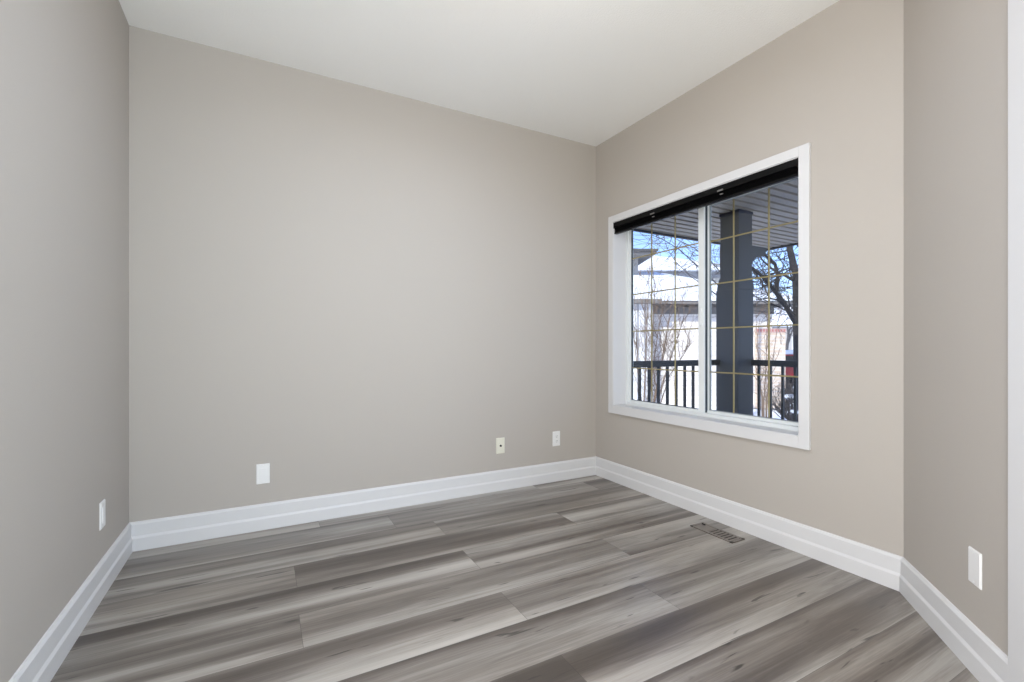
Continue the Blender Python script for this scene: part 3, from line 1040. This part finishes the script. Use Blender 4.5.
# dense low bush at right, snow caught in it
rng = random.Random(15)
bm = bmesh.new()
Zt = 12
base = W3(792, 424, Zt)
for k in range(46):
    d = Vector((rng.uniform(-1, 1), rng.uniform(-1, 1), rng.uniform(0.4, 1.4))).normalized()
    grow(bm, base, d, rng.uniform(0.45, 0.75), 0.014, 2, rng, up=0.1, rmin=0.006)
sb = finish_tree('snowy_bush', bm, M_bush, base, 'low dark bare bush with snow on it behind the railing at lower right', kind_='bush')
bm = bmesh.new()
for (dx, dy, dz, r) in ((-0.12, 0, 0.72, 0.15), (0.12, -.1, 0.95, 0.13), (0.22, -.2, 0.5, 0.15), (-.2, -.2, .36, .12)):
    t = bmesh.new(); bmesh.ops.create_icosphere(t, subdivisions=2, radius=r)
    for v in t.verts:
        v.co = Vector((v.co.x, v.co.y, v.co.z * 0.45)) * (1 + 0.15 * rng.uniform(-1, 1)) + Vector((dx, dy, dz))
    merge(bm, t)
link('snow_cap', bm, M_snow, sb, smooth=True)

# thin sapling in front of the brick pier
rng = random.Random(33)
bm = bmesh.new()
Zt = 11.5
base = W3(764, 428, Zt)
for (ub, ut, vt, rr) in ((762, 756, 318, .018), (764, 768, 305, .022), (766, 778, 322, .018), (763, 750, 345, .014), (767, 774, 360, .014)):
    o_, ra_ = limb(bm, [(ub, 428, Zt), (ub, 400, Zt), (ub + (ut - ub) * .4, 375, Zt + .1), (ut, vt, Zt + .2)], rr, 0.006, 5)
    for k in range(8):
        i = rng.randint(3, len(o_) - 1)
        d = Vector((rng.uniform(-.9, .9), rng.uniform(-.9, .9), 1)).normalized()
        grow(bm, o_[i], d, rng.uniform(0.25, 0.55), 0.008, 1, rng, up=0.06, rmin=0.004)
finish_tree('bare_shrub', bm, M_stem, base, 'thin bare shrub in front of the beige brick pier right of the column', kind_='shrub')

# tree line far off
for idx, (u, Z, h_) in enumerate(((760, 27, 5.5), (786, 34, 6.0), (768, 60, 8.0))):
    rng = random.Random(50 + idx)
    bm = bmesh.new()
    base = W3(u, 347 + (CAM_H - GR) / Z * FPX, Z)
    grow(bm, base, Vector((0, 0, 1)), h_ * 0.55, 0.16, 4, rng, up=0.12, spread=0.75, kids=(2, 4), rmin=0.012, wig=0.12)
    finish_tree('distant_tree', bm, M_bark2, base,
                'bare tree far off behind the houses right of the column', group='bare trees far off')

# ---------------------------------------------------------------- parked red car
Zc = 19.0
cu = (800 - 512) / FPX * Zc
car = empty('parked_car', LM(Zc) @ Vector((cu + 0.6, 0, GR)), -YAW)
tag(car, 'red parked car with snow on its roof at the lower right of the glass', 'car')
bm = bmesh.new()
side = [(-2.3, 0.36), (-2.36, 0.75), (-2.25, 1.12), (-1.9, 1.24), (1.2, 1.24), (2.2, 1.08), (2.36, 0.70), (2.3, 0.36)]
prism(bm, side, 'y', -0.85, 0.85)
bmesh.ops.bevel(bm, geom=bm.edges[:], offset=0.05, segments=2, affect='EDGES')
link('body', bm, M_carred, car)
bm = bmesh.new(); prism(bm, [(-2.33, 0.30), (-2.42, 0.46), (-2.42, 0.84), (2.42, 0.84), (2.42, 0.46), (2.33, 0.30)], 'y', -0.88, 0.88); link('lower_cladding', bm, M_tyre, car)
bm = bmesh.new(); prism(bm, [(-2.05, 1.22), (-1.85, 1.66), (0.45, 1.66), (1.15, 1.22)], 'y', -0.74, 0.74); link('cabin_glass', bm, M_carglass, car)
bm = bmesh.new(); box(bm, -1.92, 0.50, -0.74, 0.74, 1.65, 1.72, bevel=0.02)
for x in (-1.9, -0.72, 0.34):
    box(bm, x, x + 0.10, -0.76, 0.76, 1.22, 1.68)
link('car_roof', bm, M_carred, car)
bm = bmesh.new(); box(bm, -1.88, 0.44, -0.70, 0.70, 1.71, 1.88, bevel=0.05); link('snow_layer', bm, M_snow, car)
for x in (-1.35, 1.35):
    for y in (-0.80, 0.80):
        bm = bmesh.new(); cyl(bm, (x, y * 1.06 - 0.1, 0.34), (x, y * 1.06 + 0.1, 0.34), 0.34, n=20); w = link('wheel', bm, M_tyre, car)
        bm = bmesh.new(); cyl(bm, (x, y * 1.06 - 0.11, 0.34), (x, y * 1.06 + 0.11, 0.34), 0.18, n=14); link('hubcap', bm, M_clip, w)
